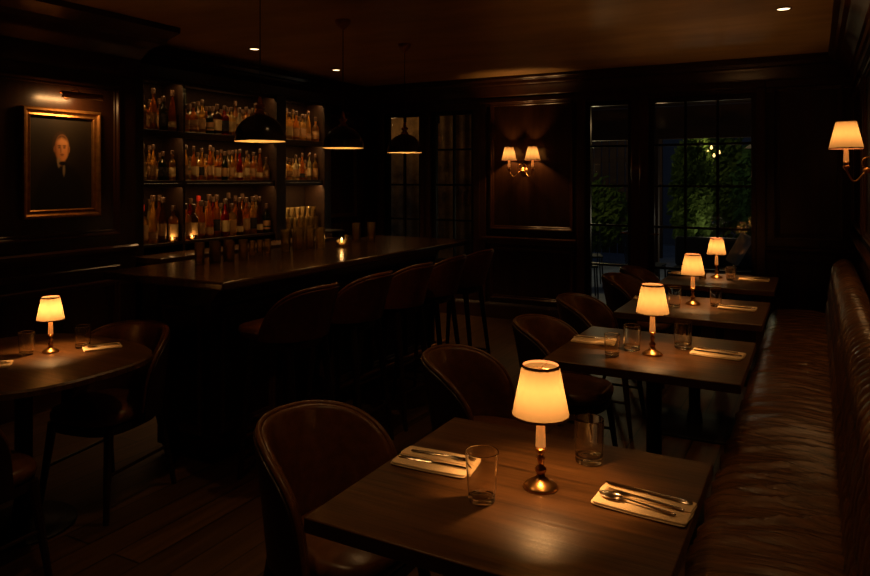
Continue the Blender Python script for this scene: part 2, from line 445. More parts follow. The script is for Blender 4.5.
# dark panelled pier right of the shelving
structure((lambda m: (frame_mould(m, 'x', 6.25, 7.0, 1.1, 2.3, XL, 1), m)[1])(MB()).build('trim_10', M['trimwood']))

# ------------------------------------------------------------------ bar counter
bar = thing('bar_counter', 'long dark polished wooden bar counter along the left with five stools before it', 'bar', (-2.58, 4.0, 0))
def by(mb, x0, x1, y0, y1, z0, z1): mb.box(x0 + 2.58, x1 + 2.58, y0 - 4, y1 - 4, z0, z1)
b = MB(); by(b, -3.50, -2.58, 2.55, 5.36, .995, 1.04); b.build('countertop', M['barwood'], bar, bevel=.012)
b = MB(); by(b, -3.28, -2.86, 2.74, 5.26, .06, .995); b.build('body', M['cabwood'], bar)
b = MB(); by(b, -3.25, -2.88, 2.77, 5.24, .0, .06); b.build('plinth', M['darkwood'], bar)
b = MB(); run(b, 'y', 2.74 - 4, 5.26 - 4, -2.86 + 2.58, 1, .995, [(0, -.10), (.02, -.10), (.03, -.07), (.06, -.04), (.08, 0), (0, 0)]); b.build('cornice', M['trimwood'], bar)
for k in range(5):
    y0 = 2.80 - 4 + k * .49
    b = MB(); frame_mould(b, 'x', y0, y0 + .43, .16, .86, -.28, 1); b.build('panel_moulding', M['trimwood'], bar)
b = MB(); frame_mould(b, 'y', -3.22 + 2.58, -2.92 + 2.58, .16, .86, 2.74 - 4, -1); b.build('panel_moulding', M['trimwood'], bar)
b = MB(); b.tube([(-.14, 2.8 - 4, .2), (-.14, 5.2 - 4, .2)], .016, 12)
for y in (2.9, 3.65, 4.4, 5.1): b.tube([(-.28, y - 4, .2), (-.14, y - 4, .2)], .01, 8)
b.build('foot_rail', M['darkbrass'], bar)

# ------------------------------------------------------------------ banquette along the right wall
BY0, BY1 = -0.6, 6.42
bq = thing('banquette', 'long brown leather banquette with creased seat and channelled back along the right wall', 'banquette', (0, 0, 0))
def fbm(x, y, z=0): return noise.noise((x, y, z))
def seat_section():
    pts = [(-.30, .30), (-.318, .33), (-.325, .37), (-.325, .41), (-.318, .44), (-.300, .462), (-.275, .476)]
    n = 18
    for i in range(n + 1):
        t = i / n; x = -.25 + t * .31
        pts.append((x, .482 + .010 * math.sin(PI * t)))
    pts += [(.075, .478), (.09, .465)]
    return pts
sec = seat_section(); ny = 470; rings = []
for j in range(ny + 1):
    y = BY0 + (BY1 - BY0) * j / ny
    ring = []
    for x, z in sec:
        wv = y + .10 * math.sin(x * 5 + y * 1.3) + .05 * fbm(x * 3, y * 1.5)
        r1 = (1 - min(1, abs(fbm(x * 1.6, wv * 8.0, 3.1)) * 2.0)) ** 2.5
        r2 = (1 - min(1, abs(fbm(x * 3.0 + 5, wv * 17.0, 9.4)) * 2.0)) ** 2
        am = .35 + .65 * max(0, min(1, .5 + 1.6 * fbm(x * 1.2, y * .9, 20)))
        top = max(0, min(1, (z - .36) / .1))
        d = (r1 * .017 + r2 * .0085) * am * top
        edge = min(1, (y - BY0) / .05, (BY1 - y) / .05)
        ring.append((x - (d if z < .46 else 0), y, z + (d if z >= .44 else 0) - .02 * (1 - max(0, edge)) ** 2))
    rings.append(ring)
b = MB(); b.loft(rings, close=False, cap=(True, True)); b.build('seat_cushion', M['bench'], bq, ang=80)
b = MB(); b.box(-.27, .29, BY0 + .02, BY1 - .02, .0, .34); b.build('plinth', M['darkwood'], bq)
# backrest: channels over a rolled top
bs = []
for i in range(17): t = i / 16; bs.append((.085 + .045 * t, .44 + .38 * t, 1.0))
for i in range(1, 12): a = PI * i / 12; bs.append((.205 - .075 * math.cos(a), .82 + .085 * math.sin(a), 1.0 if i < 7 else (11 - i) / 6))
bs += [(.282, .78, 0), (.285, .6, 0), (.285, .44, 0)]
rings = []; PER = .085; n = int((BY1 - BY0) / PER) * 8
for j in range(n + 1):
    y = BY0 + (BY1 - BY0) * j / n
    e = min(1, (y - BY0) / .05, (BY1 - y) / .05); shr = (1 - max(0, e)) ** 2
    ring = []
    for i, (x, z, k) in enumerate(bs):
        band = 0 if z < .60 else 1
        ph = y / PER + (.5 if z < .60 else 0)
        ch = abs(math.sin(PI * ph)) ** .6
        gap = 1 - .9 * math.exp(-((z - .60) / .012) ** 2) if x < .2 else 1
        gap *= 1 - .8 * math.exp(-((z - .765) / .010) ** 2) if x < .14 else 1
        d = .024 * ch * gap * k
        p0 = bs[max(i - 1, 0)]; p1 = bs[min(i + 1, len(bs) - 1)]
        t = Vector((p1[0] - p0[0], p1[1] - p0[1])).normalized(); nx, nz = -t.y, t.x
        ring.append((x + nx * d, y, z + nz * d - .04 * shr * (z > .7)))
    rings.append(ring)
b = MB(); b.loft(rings, close=False, cap=(True, True)); b.build('backrest', M['bench'], bq, ang=70)

# ------------------------------------------------------------------ tables
def make_table():
    t = thing('dining_table', 'x', 'table', (0, 0, 0))
    b = MB()
    b.box(-.41, .41, -.40, .40, .712, .750); b.build('tabletop', M['tablewood'], t, bevel=.0035)
    b = MB(); b.box(-.30, .30, -.28, .28, .685, .712); b.build('apron', M['darkwood'], t)
    b = MB(); b.lathe([(.05, .03), (.045, .07), (.035, .12), (.035, .60), (.05, .66), (.09, .685)], 24); b.build('column', M['iron'], t)
    b = MB(); b.loft([sell(.25, .25, 0, 40, 8), sell(.25, .25, .012, 40, 8), sell(.24, .24, .02, 40, 8), sell(.06, .06, .032, 40, 3)]); b.build('base', M['iron'], t)
    return t
proto = make_table()
TG = None
TY = [1.72, 3.38, 4.64, 5.95]
for i, (y, l) in enumerate(zip(TY, ['square dark wooden dining table nearest the camera, set for two',
                                    'square dark wooden dining table second along the banquette, holding three tumblers',
                                    'square dark wooden dining table third along the banquette, set with two tumblers',
                                    'square dark wooden dining table at the far end of the banquette by the glass door'])):
    place(proto, i > 0, (-.665, y, 0), 0, l, 'square tables along the banquette')
lt = thing('dining_table', 'rounded dark wooden table at the left wall, set with a small lit lamp', 'table', (-3.12, 1.88, 0))
b = MB(); b.loft([sell(.505, .445, .716, 72, 2.8), sell(.52, .46, .722, 72, 2.8), sell(.52, .46, .742, 72, 2.8), sell(.512, .452, .750, 72, 2.8)]); b.build('tabletop', M['tablewood'], lt, ang=25)
b = MB(); b.lathe([(.05, .03), (.045, .08), (.036, .14), (.036, .62), (.06, .69), (.12, .716)], 24); b.build('column', M['iron'], lt)
b = MB(); b.lathe([(.215, 0), (.215, .01), (.20, .022), (.08, .034), (.05, .05)], 48); b.build('base', M['iron'], lt)

# ------------------------------------------------------------------ chairs
def back_ring(phi, prm):
    Rx, Ry, zb, zt, pm, p, q, lean, th = prm
    u = min(1, abs(phi) / pm)
    top = zb + .03 + (zt - zb - .03) * (1 - u ** p) ** (1 / q)
    return top
def make_back(prm, off0, off1, n=44, m=9, bulge=0.0, drop=0.0):
    Rx, Ry, zb, zt, pm, p, q, lean, th = prm
    rings = []
    for k in range(n + 1):
        s = -1 + 2 * k / n; phi = pm * math.copysign(abs(s) ** .85, s) if s else 0
        top = back_ring(phi, prm) - drop
        loop = []
        def pos(o, z):
            ln = lean * (z - zb) + .05 * ((z - zb) / (zt - zb)) ** 2 * 0.3
            return (-(Rx + o) * math.cos(phi) - ln * max(0, math.cos(phi)) , (Ry + o + .25 * lean * (z - zb)) * math.sin(phi), z)
        h = top - zb
        for i in range(m + 1):
            t = i / m; z = zb + h * t
            loop.append(pos(off0 - bulge * math.sin(PI * min(1, t * 1.0)) , z - .012 * (t > .999)))
        mid = (off0 + off1) / 2; hr = (off1 - off0) / 2
        for i in range(1, 6):
            a = PI * i / 6; loop.append(pos(mid - hr * math.cos(a), zb + h + hr * .8 * math.sin(a) - .006))
        for i in range(m + 1):
            t = 1 - i / m; loop.append(pos(off1, zb + h * t - .012 * (t > .999)))
        rings.append(loop)
    return rings
def edge_curve(prm, off, n=40, dz=0.0, lim=1.0):
    Rx, Ry, zb, zt, pm, p, q, lean, th = prm; pts = []
    for k in range(n + 1):
        s = (-1 + 2 * k / n) * lim; phi = pm * math.copysign(abs(s) ** .6, s) if s else 0
        z = back_ring(phi, prm) + dz
        ln = lean * (z - zb) + .015 * ((z - zb) / (zt - zb)) ** 2
        pts.append((-(Rx + off) * math.cos(phi) - ln * max(0, math.cos(phi)), (Ry + off + .25 * lean * (z - zb)) * math.sin(phi), z))
    return pts
def cushion(mb, a, c, z0, z1, e, cx=0, rr=.02, n=48):
    h = z1 - z0
    L = [(-rr * .6, 0), (0, rr * .6), (.002, h * .5), (0, h - rr), (-rr * .35, h - rr * .35), (-rr, h), (-a * .35, h + .010), (-a * .7, h + .014), (-a * .98, h + .015)]
    mb.loft([sell(max(.004, a + d), max(.004, c + d * c / a), z0 + hh, n, e, (cx, 0)) for d, hh in L])
def make_chair(name, cat, zs, zt, Rx, Ry, pm, p, q, lean, lm, fm, stool=False):
    t = thing(name, 'x', cat)
    prm = (Rx, Ry, zs - (.045 if stool else .06), zt, pm, p, q, lean, .03)
    b = MB(); cushion(b, Rx + (.045 if stool else .005), Ry - .012, zs - .06, zs, 3.2, .055 if stool else .012, .022); b.build('seat', lm, t)
    b = MB(); b.loft([sell(Rx - .005, Ry - .02, zs - .10, 40, 3.2, (.01, 0)), sell(Rx, Ry - .015, zs - .062, 40, 3.2, (.01, 0))]); b.build('seat_frame', fm, t)
    b = MB(); b.loft(make_back(prm, -.004, .026, bulge=.012)); b.build('backrest', lm, t, ang=60)
    b = MB(); b.loft(make_back(prm, .027, .040, drop=.002)); b.build('back_shell', M['stool_leather'] if stool else fm, t, ang=60)
    b = MB(); b.tube(edge_curve(prm, .022, dz=.005), .0105, 10); b.build('piping', lm, t)
    lx, ly = Rx - .04, Ry - .05
    for sx, sy in ((1, 1), (1, -1), (-1, 1), (-1, -1)):
        b = MB(); k = .05 if not stool else .055
        top = (sx * lx, sy * ly, zs - .07); bot = (sx * (lx + (k if sx > 0 else k * 1.6)), sy * (ly + k * .6), 0)
        b.tube([top, bot], [.021, .012], 8); b.build('leg', fm, t)
    if stool:
        zr = .22; f = 1 - zr / (zs - .07)
        def at(sx, sy): return (sx * (lx + (.055 if sx > 0 else .088) * f), sy * (ly + .033 * f), zr)
        for a1, a2 in (((1, 1), (1, -1)), ((-1, 1), (-1, -1)), ((1, 1), (-1, 1)), ((1, -1), (-1, -1))):
            b = MB(); b.tube([at(*a1), at(*a2)], .008, 8); b.build('foot_rail', M['darkbrass'] if a1[0] == a2[0] == 1 else fm, t)
    else:
        zr = .20; f = 1 - zr / (zs - .07)
        for sy in (1, -1):
            b = MB(); b.tube([(lx + .05 * f, sy * (ly + .03 * f), zr), (-(lx + .08 * f), sy * (ly + .03 * f), zr)], .008, 8); b.build('stretcher', fm, t)
    return t
ch = make_chair('dining_chair', 'chair', .47, .78, .200, .212, R(98), 3.2, 2.2, .16, M['leather'], M['darkwood'])
CH = [(-1.28, 1.79, R(-4), 'brown leather rounded-back dining chair nearest the camera, left of the front table'),
      (-1.23, 2.77, R(3), 'brown leather rounded-back dining chair standing in the gap behind the front table'),
      (-1.15, 3.62, R(0), 'brown leather rounded-back dining chair at the left side of the table with three tumblers'),
      (-1.18, 4.44, R(0), 'brown leather rounded-back dining chair at the third banquette table, just beyond the third napkin'),
      (-1.19, 5.57, R(-3), 'brown leather rounded-back dining chair at the far table, nearer one of a pair'),
      (-1.18, 6.12, R(2), 'brown leather rounded-back dining chair at the far table, farther one half hidden by the other'),
      (-3.03, 2.235, R(-80), 'brown leather rounded-back chair behind the left rounded table, close to the bar end'),
      (-2.80, 1.46, R(92), 'dark leather chair at the lower left edge, tucked under the left rounded table')]
for i, (x, y, rz, l) in enumerate(CH): place(ch, i > 0, (x, y, 0), rz, l, 'leather dining chairs', 1.02 if i == 6 else 1)
st = make_chair('bar_stool', 'stool', .79, 1.01, .170, .180, R(88), 3.0, 1.15, .26, M['stool_leather'], M['darkwood'], True)
for i, (y, l) in enumerate(zip([2.86, 3.38, 3.88, 4.36, 4.84], ['reddish leather bar stool nearest the camera in the row along the bar', 'reddish leather bar stool second from the near end of the bar',
        'reddish leather bar stool in the middle of the row of five at the bar', 'reddish leather bar stool second from the far end of the bar', 'reddish leather bar stool at the far end of the bar, last in the row'])):
    place(st, i > 0, (-2.43, y, 0), R(180 + (-3, 2, -2, 3, 0)[i]), l, 'leather bar stools')

# ------------------------------------------------------------------ table lamps
def shade_part(root, zb, zt, rb, rt, name='lamp_shade'):
    b = MB(); n = 96; rings = []
    for z, r in ((zb, rb), (zb + (zt - zb) * .5, (rb + rt) / 2), (zt, rt)):
        rings.append([((r + .0006 * (i % 2)) * math.cos(2 * PI * i / n), (r + .0006 * (i % 2)) * math.sin(2 * PI * i / n), z) for i in range(n)])
    b.loft(rings, cap=(False, False)); s = b.build(name, M['shade'], root, ang=80)
    for z, r, hgt, sl in ((zb, rb, .006, -1), (zt - .007, rt + (rb - rt) * .05, .007, 1)):
        b = MB(); r2 = r + (rt - rb) / (zt - zb) * hgt
        b.loft([[((rr) * math.cos(2 * PI * i / 48), rr * math.sin(2 * PI * i / 48), zz) for i in range(48)] for rr, zz in ((r + .0012, z), (r2 + .0012, z + hgt), (r2 - .0012, z + hgt), (r - .0012, z), (r + .0012, z))], cap=(False, False))
        b.build('trim_band', M['trimband'], s)
    return s
def make_lamp():
    t = thing('table_lamp', 'x', 'lamp')
    b = MB(); b.lathe([(.045, 0), (.046, .004), (.042, .008), (.039, .011), (.030, .017), (.018, .023), (.012, .030), (.010, .036)], 36); b.build('base', M['brass'], t, ang=60)
    b = MB(); b.lathe([(.010, .036), (.015, .043), (.015, .050), (.009, .056), (.007, .066), (.012, .076), (.007, .084), (.008, .092), (.015, .098), (.016, .103), (.011, .107)], 28); b.build('stem', M['brass'], t, ang=60)
    b = MB(); b.lathe([(.0135, .107), (.0095, .205), (.006, .207)], 20); b.build('candle_sleeve', M['sleeve'], t)
    b = MB(); b.tube([(-.05, 0, .312), (.05, 0, .312)], .0007, 6); b.tube([(0, -.05, .312), (0, .05, .312)], .0007, 6); b.tube([(0, 0, .2), (0, 0, .312)], .0016, 6)
    b.build('shade_holder', M['darkbrass'], t)
    shade_part(t, .187, .321, .0745, .0475)
    light('bulb', 'POINT', (0, 0, .250), LAMP_W, WARM, t, radius=.016)
    return t
lp = make_lamp()
LP = [(-.632, 1.744, 1, 'brass table lamp with lit cream shade on the nearest banquette table'), (-.656, 3.30, 1, 'brass table lamp with lit cream shade on the second banquette table'),
      (-.690, 4.74, 1, 'brass table lamp with lit cream shade on the third banquette table'), (-.705, 6.10, 1, 'brass table lamp with lit cream shade on the farthest banquette table'),
      (-3.127, 2.01, .80, 'small brass table lamp with lit cream shade on the left rounded table')]
for i, (x, y, s, l) in enumerate(LP): place(lp, i > 0, (x, y, .7505), i * .7, l, 'lit table lamps', s)

# ------------------------------------------------------------------ tumblers on the tables
def glass_obj(name, r0, r1, h, sides=0, m='glass', base=.012):
    b = MB(); t = .0022; n = 40
    def ring(r, z):
        out = []
        for i in range(n):
            a = 2 * PI * i / n; k = 1 + (.02 * math.cos(sides * a) if sides else 0) * min(1, max(0, (h * .75 - z) / (h * .2)))
            out.append((r * k * math.cos(a), r * k * math.sin(a), z))
        return out
    def lr(f): return r0 + (r1 - r0) * f
    P = [(.002, .0015), (r0 - .012, .001), (r0 - .006, 0), (r0 - .003, .0006), (r0 - .001, .002), (r0, .005), (r0, .008)]
    P += [(lr(f), .008 + (h - .010) * f) for f in (.04, .15, .3, .5, .7, .85, .96, .99)]
    P += [(r1, h - .001), (r1 - t * .25, h - .0002), (r1 - t * .5, h), (r1 - t * .75, h - .0002), (r1 - t, h - .001)]
    P += [(lr(f) - t, base + .008 + (h - .010 - base) * f) for f in (.99, .96, .85, .7, .5, .3, .15, .04)]
    P += [(r0 - t * 1.2, base + .006), (r0 - t * 1.8, base + .003), (r0 - .008, base + .0008), (r0 - .012, base), (r0 * .4, base), (.002, base + .0008)]
    b.loft([ring(r, z) for r, z in P])
    return b.build(name, M[m], ang=60)
gt = {'a': glass_obj('tumbler', .034, .0425, .125), 'b': glass_obj('tumbler', .039, .0425, .125, 0, base=.018), 'c': glass_obj('tumbler', .036, .044, .098), 'd': glass_obj('tumbler', .032, .036, .10, 0)}
for o in gt.values(): tag(o, 'x', 'glass')
GL = [('a', -.735, 1.600, 1, 'clear tumbler beside the left napkin on the nearest table'), ('b', -.567, 1.965, 1, 'clear tumbler with rounded foot behind the lamp on the nearest table'),
      ('d', -.812, 3.184, 1, 'small clear tumbler at the front left of the second table, by the napkin'), ('b', -.757, 3.335, .95, 'straight clear tumbler just left of the second table lamp'),
      ('b', -.553, 3.490, 1.0, 'wide clear tumbler right of the second table lamp'), ('a', -.775, 4.58, 1, 'tall clear tumbler left of the third table lamp'),
      ('a', -.552, 4.735, .93, 'clear tumbler right of the third table lamp'), ('c', -.590, 6.00, .9, 'low clear tumbler right of the farthest table lamp, nearer of two'),
      ('c', -.60, 6.13, .95, 'low clear tumbler right of the farthest table lamp, farther of two'),
      ('a', -3.175, 1.925, .84, 'clear tumbler left of the small lamp on the left rounded table'), ('b', -3.072, 2.135, .84, 'clear tumbler right of the small lamp on the left rounded table')]
used = set()
for k, x, y, s, l in GL:
    o = place(gt[k], k in used, (x, y, .7506), random.random() * 3, l, 'tumblers on the tables', s); used.add(k)
# small candle glass on the far table
cg = tag(glass_obj('candle_glass', .026, .028, .055, m='thinglass'), 'small glass candle holder left of the farthest table lamp', 'candle holder'); cg.location = (-.79, 5.93, .7506)
b = MB(); b.lathe([(.018, 0), (.018, .02), (.002, .021)], 16); cd = b.build('candle', M['candle']); tag(cd, 'short ivory candle inside the glass holder on the farthest table', 'candle'); cd.location = (-.79, 5.93, .766)

# ------------------------------------------------------------------ napkins and cutlery
def make_napkin():
    b = MB(); n = 64
    def ly(a, c, z0, h, cx=0, cy=0):
        b.loft([[(x + .0015 * math.sin(y * 60 + z0 * 900), y + .001 * math.sin(x * 40 + z0 * 500), z + .0008 * math.sin(x * 30 + y * 22)) for x, y, z in sell(a - d, c - d, z0 + hh, n, 14, (cx, cy))] for d, hh in ((.003, 0), (0, h * .3), (0, h * .7), (.003, h))])
    ly(.115, .066, 0.001, .0055); ly(.114, .064, .0062, .005, .001, -.001); ly(.1135, .031, .0112, .004, .001, .028)
    return tag(b.build('napkin', M['linen'], ang=70), 'x', 'napkin')
nk = make_napkin()
NK = [(-.945, 1.745, R(3), 1.0, 'folded cream linen napkin at the left side of the nearest table'), (-.372, 1.765, R(-4), 1.0, 'folded cream linen napkin at the right side of the nearest table'),
      (-.957, 3.42, R(4), .95, 'folded cream linen napkin at the left side of the second table'), (-.392, 3.43, R(-6), .97, 'folded cream linen napkin at the right side of the second table'),
      (-.975, 4.79, R(2), .85, 'folded cream linen napkin at the left side of the third table'), (-.425, 4.70, R(-3), .95, 'folded cream linen napkin at the right side of the third table'),
      (-.425, 6.08, R(-2), .95, 'folded cream linen napkin at the right side of the farthest table'),
      (-2.985, 2.175, R(62), .72, 'folded cream linen napkin at the right of the left rounded table'), (-3.12, 1.72, R(50), .8, 'folded cream linen napkin cut off at the left edge of the picture')]
for i, (x, y, rz, s, l) in enumerate(NK): place(nk, i > 0, (x, y, .7502), rz, l, 'folded napkins', s)
pl = tag(MB().lathe([(.03, 0), (.05, .002), (.085, .010), (.088, .013), (.084, .012), (.05, .005), (.002, .004)], 40).build('side_plate', M['china']), 'small pale plate at the left side of the farthest table', 'plate'); pl.location = (-1.0, 6.12, .7502)
pn = copy_tree(nk); pn.location = (-1.0, 6.12, .7612); pn.scale = (.55, .6, .9); pn['label'] = 'small folded napkin lying on the pale side plate at the far table'; pn.rotation_euler = (0, 0, .3)

def flat_strip(mb, pts, th=.0016):
    # pts: (x, half width, z)
    rings = []
    for x, wd, z in pts:
        rings.append([(x, -wd, z), (x, -wd * .6, z + th), (x, wd * .6, z + th), (x, wd, z), (x, wd * .6, z - th * .6), (x, -wd * .6, z - th * .6)])
    mb.loft(rings)
HAND = [(.098, .0030, .001), (.095, .0062, .0012), (.085, .0070, .0015), (.06, .0058, .002), (.02, .0042, .0035), (-.01, .0032, .0045)]
def make_fork():
    b = MB(); flat_strip(b, HAND + [(-.03, .0035, .004), (-.045, .009, .003), (-.056, .0115, .0015), (-.060, .0115, .0015)])
    for k in range(4):
        y = (k - 1.5) * .0062
        b.loft([[(x, y + dy * wd, z + dz * wd) for dy, dz in ((-1, -.5), (-1, .5), (1, .5), (1, -.5))] for x, wd, z in ((-.058, .0022, .0015), (-.08, .0019, .0012), (-.098, .0008, .004))])
    return b.build('fork', M['steel'], ang=50)
def make_spoon():
    b = MB(); flat_strip(b, HAND + [(-.028, .0032, .0048), (-.036, .005, .004)])
    rings = []
    for i in range(11):
        t = i / 10; x = -.034 - .062 * t; wd = .0185 * math.sin(PI * min(1, .08 + t * .92)) ** .6 + .0006
        dp = .007 * math.sin(PI * t)
        rings.append([(x, wd * math.cos(a), .0045 - dp * math.sin(a) + 0) for a in [PI * k / 8 for k in range(9)]] + [(x, wd * .93 * math.cos(a), .0052 - dp * math.sin(a)) for a in [PI * k / 8 for k in range(8, -1, -1)]])
    b.loft(rings); return b.build('spoon', M['steel'], ang=60)
def make_knife():
    b = MB(); flat_strip(b, [(.105, .003, .001), (.102, .0075, .001), (.07, .0085, .001), (.02, .0068, .001), (.0, .006, .001)], .003)
    b.loft([[(x, y0, z), (x, y1, z + .0006), (x, y1, z - .0006)] for x, y0, y1, z in ((.0, -.005, .006, .002), (-.03, -.008, .0065, .002), (-.08, -.009, .0065, .002), (-.10, -.006, .0065, .002), (-.112, .004, .0062, .002))])
    return b.build('knife', M['steel'], ang=50)
cut = {'fork': make_fork(), 'spoon': make_spoon(), 'knife': make_knife()}
for k, o in cut.items(): tag(o, 'x', k)
ZN = .7655
CU = [('fork', -.935, 1.765, R(183), 1, ZN + .0015, 'steel fork on the left napkin of the nearest table'), ('knife', -.945, 1.722, R(183), 1, ZN - .003, 'steel knife on the left napkin of the nearest table'),
      ('knife', -.368, 1.805, R(-5), 1.02, ZN + .001, 'steel knife, rear of three utensils on the right napkin of the nearest table'), ('fork', -.372, 1.768, R(-7), 1, ZN - .001, 'steel fork between knife and spoon on the right napkin of the nearest table'),
      ('spoon', -.385, 1.735, R(-9), 1, ZN, 'steel spoon, front of three utensils on the right napkin of the nearest table'),
      ('knife', -.965, 3.435, R(185), .9, ZN, 'steel knife on the left napkin of the second table'),
      ('fork', -.40, 3.452, R(-7), .97, ZN + .001, 'steel fork on the right napkin of the second table'), ('knife', -.39, 3.412, R(-5), .97, ZN - .002, 'steel knife on the right napkin of the second table'),
      ('knife', -.975, 4.80, R(185), .8, ZN - .001, 'steel knife on the left napkin of the third table'), ('fork', -.43, 4.715, R(-6), .95, ZN + .001, 'steel fork on the right napkin of the third table'),
      ('knife', -.42, 4.68, R(-3), .95, ZN - .002, 'steel knife on the right napkin of the third table'), ('knife', -.425, 6.08, R(-3), .95, ZN, 'steel knife on the right napkin of the farthest table'),
      ('spoon', -2.985, 2.175, R(66), .7, ZN - .004, 'small spoon on the right napkin of the left rounded table'), ('fork', -3.13, 1.72, R(52), .8, ZN - .002, 'fork on the cut-off napkin of the left rounded table')]
used = set()
for k, x, y, rz, s, z, l in CU:
    place(cut[k], k in used, (x, y, z), rz, l, 'cutlery on the napkins', s); used.add(k)

# ------------------------------------------------------------------ wall sconces
def scroll(mb, pts, r): mb.tube(pts, r, 10)
def sconce_arm(root, base, end):
    # s-curved arm from the backplate out to a cup under the candle sleeve
    bx0, ex = Vector(base), Vector(end); pts = []
    for i in range(15):
        t = i / 14; p = bx0.lerp(ex, t); p.z += -.055 * math.sin(PI * t) * (1 if t > .0 else 0) + .018 * math.sin(2 * PI * t)
        pts.append(tuple(p))
    b = MB(); b.tube(pts, .0048, 10); a = b.build('arm', M['brass'], root)
    return a
def sconce_head(root, x, y, z, s=1.0):
    b = MB(); b.lathe([(.004, -.02), (.008, -.012), (.018, 0), (.019, .004), (.012, .008), (.012, .02), (.015, .024), (.011, .028)], 24, (x, y, z)); b.build('drip_cup', M['darkbrass'], root)
    b = MB(); b.lathe([(.0135, .028), (.0095, .12), (.006, .122)], 18, (x, y, z)); b.build('candle_sleeve', M['sleeve'], root)
    h = bpy.data.objects.new('shade_mount', None); C.objects.link(h); h.parent = root; h.location = (x, y, z)
    sh = shade_part(root, .095, .245, .083, .047); sh.location = (x, y, z)
    bpy.data.objects.remove(h)
    light('bulb', 'POINT', (x, y, z + .165), SCONCE_W, WARM, root, radius=.016)
sc = thing('wall_sconce', 'twin-armed brass wall sconce with two lit cream shades on the back wall panel', 'wall lamp', (-2.80, YE, 1.655))
b = MB(); b.lathe([(.045, 0), (.045, .006), (.034, .014), (.015, .022), (.013, .05), (.019, .06), (.010, .075), (.002, .08)], 28)
o = b.build('backplate', M['brass'], sc, ang=50); o.rotation_euler = (R(90), 0, 0); o.location = (0, 0, -.02)
for s in (-1, 1):
    sconce_arm(sc, (s * .012, -.05, -.02), (s * .135, -.10, -.01))
    b = MB(); b.tube([(s * .02 + s * .025 * math.cos(a), -.055, .03 + .028 * math.sin(a)) for a in [R(-90 + 28 * k) for k in range(12)]], .0036, 8); b.build('scroll', M['brass'], sc)
    sconce_head(sc, s * .135, -.10, 0)
sc = thing('wall_sconce', 'single-armed brass wall sconce with lit cream shade above the banquette', 'wall lamp', (XR, 4.32, 1.62))
b = MB(); b.lathe([(.045, 0), (.045, .006), (.034, .014), (.015, .022), (.013, .05), (.019, .06), (.010, .075), (.002, .08)], 28)
o = b.build('backplate', M['brass'], sc, ang=50); o.rotation_euler = (0, R(-90), 0); o.location = (0, 0, -.02)
sconce_arm(sc, (-.05, 0, -.02), (-.155, 0, -.01))
b = MB(); b.tube([(-.055 - .028 * math.cos(a), 0, .02 + .03 * math.sin(a)) for a in [R(-100 + 28 * k) for k in range(11)]], .0036, 8); b.build('scroll', M['brass'], sc)
sconce_head(sc, -.155, 0, 0)

# ------------------------------------------------------------------ pendants
def make_pendant():
    t = thing('pendant_lamp', 'x', 'pendant lamp')
    zr = 1.772 - HC
    b = MB(); n = 40
    out = [(.145 * math.cos(a) + .0, .150 * math.sin(a)) for a in [R(4 + 7.8 * k) for k in range(11)]]
    prof_o = [(.148, -.004), (.149, 0)] + [(max(.026, r), z) for r, z in out]
    prof_i = [(max(.022, r - .006), max(0, z - .005)) for r, z in out][::-1] + [(.142, -.004)]
    b.lathe([(r, zr + z) for r, z in prof_o], n, cap=(False, True)); b.build('dome', M['black'], t, ang=50)
    b = MB(); b.lathe([(r, zr + z) for r, z in prof_i], n, cap=(True, False)); b.build('dome_lining', M['domein'], t, ang=50)
    zt = zr + .150
    b = MB(); b.lathe([(.030, zt - .004), (.032, zt + .006), (.022, zt + .014), (.018, zt + .03), (.028, zt + .036), (.028, zt + .05), (.014, zt + .058), (.013, zt + .085), (.006, zt + .10)], 24); b.build('neck', M['darkbrass'], t, ang=50)
    b = MB(); b.tube([(0, 0, zt + .098), (0, 0, -.03)], .003, 8); b.build('cord', M['iron'], t)
    b = MB(); b.lathe([(.055, -.001), (.056, -.012), (.05, -.03), (.03, -.05), (.012, -.062), (.004, -.075)], 28); b.build('canopy', M['darkbrass'], t, ang=50)
    light('bulb', 'POINT', (0, 0, zr + .07), PENDANT_W, WARM2, t, radius=.025)
    return t
pd = make_pendant()
for i, (x, y, l) in enumerate([(-2.77, 3.02, 'black dome pendant lamp over the near end of the bar'), (-2.89, 3.98, 'black dome pendant lamp over the middle of the bar'), (-2.96, 4.93, 'black dome pendant lamp over the far end of the bar')]):
    place(pd, i > 0, (x, y, HC), 0, l, 'black dome pendants over the bar')

# downlights
def make_down():
    t = thing('ceiling_downlight', 'x', 'downlight')
    b = MB(); b.lathe([(.052, 0), (.052, -.004), (.040, -.005), (.038, 0)], 32, cap=(False, False)); b.build('trim_ring', M['darkbrass'], t)
    b = MB(); b.lathe([(.038, -.001), (.001, -.0015)], 24, cap=(True, True)); b.build('lens', M['lampdisc'], t)
    light('beam', 'SPOT', (0, 0, -.02), DOWN_W, WARM2, t, radius=.03, spot_size=R(95), spot_blend=.8)
    return t
dl = make_down()
for i, (x, y, l) in enumerate([(-4.2, 4.51, 'small round recessed downlight above the near bottle shelves'), (-4.28, 5.78, 'small round recessed downlight above the far bottle shelves'), (-.18, 5.08, 'small round recessed downlight over the banquette tables')]):
    place(dl, i > 0, (x, y, HC), 0, l, 'recessed downlights')
for x, y, l in ((-1.75, 1.15, 'recessed downlight over the open floor nearest the camera'), (-1.9, 2.9, 'recessed downlight over the aisle between bar stools and dining chairs'),
                (-.18, 3.1, 'recessed downlight over the second banquette table'), (-.18, 1.3, 'recessed downlight over the nearest banquette table')):
    od = copy_tree(dl); od.location = (x, y, HC); od['label'] = l  # added lamps out of view, filling light on floor, chairs and bench
nd = copy_tree(dl); nd.location = (-4.74, 5.72, TOPZ); nd.scale = (.6,) * 3; nd['label'] = 'tiny puck light in the top of the right shelf bay'; nd['group'] = 'recessed downlights'
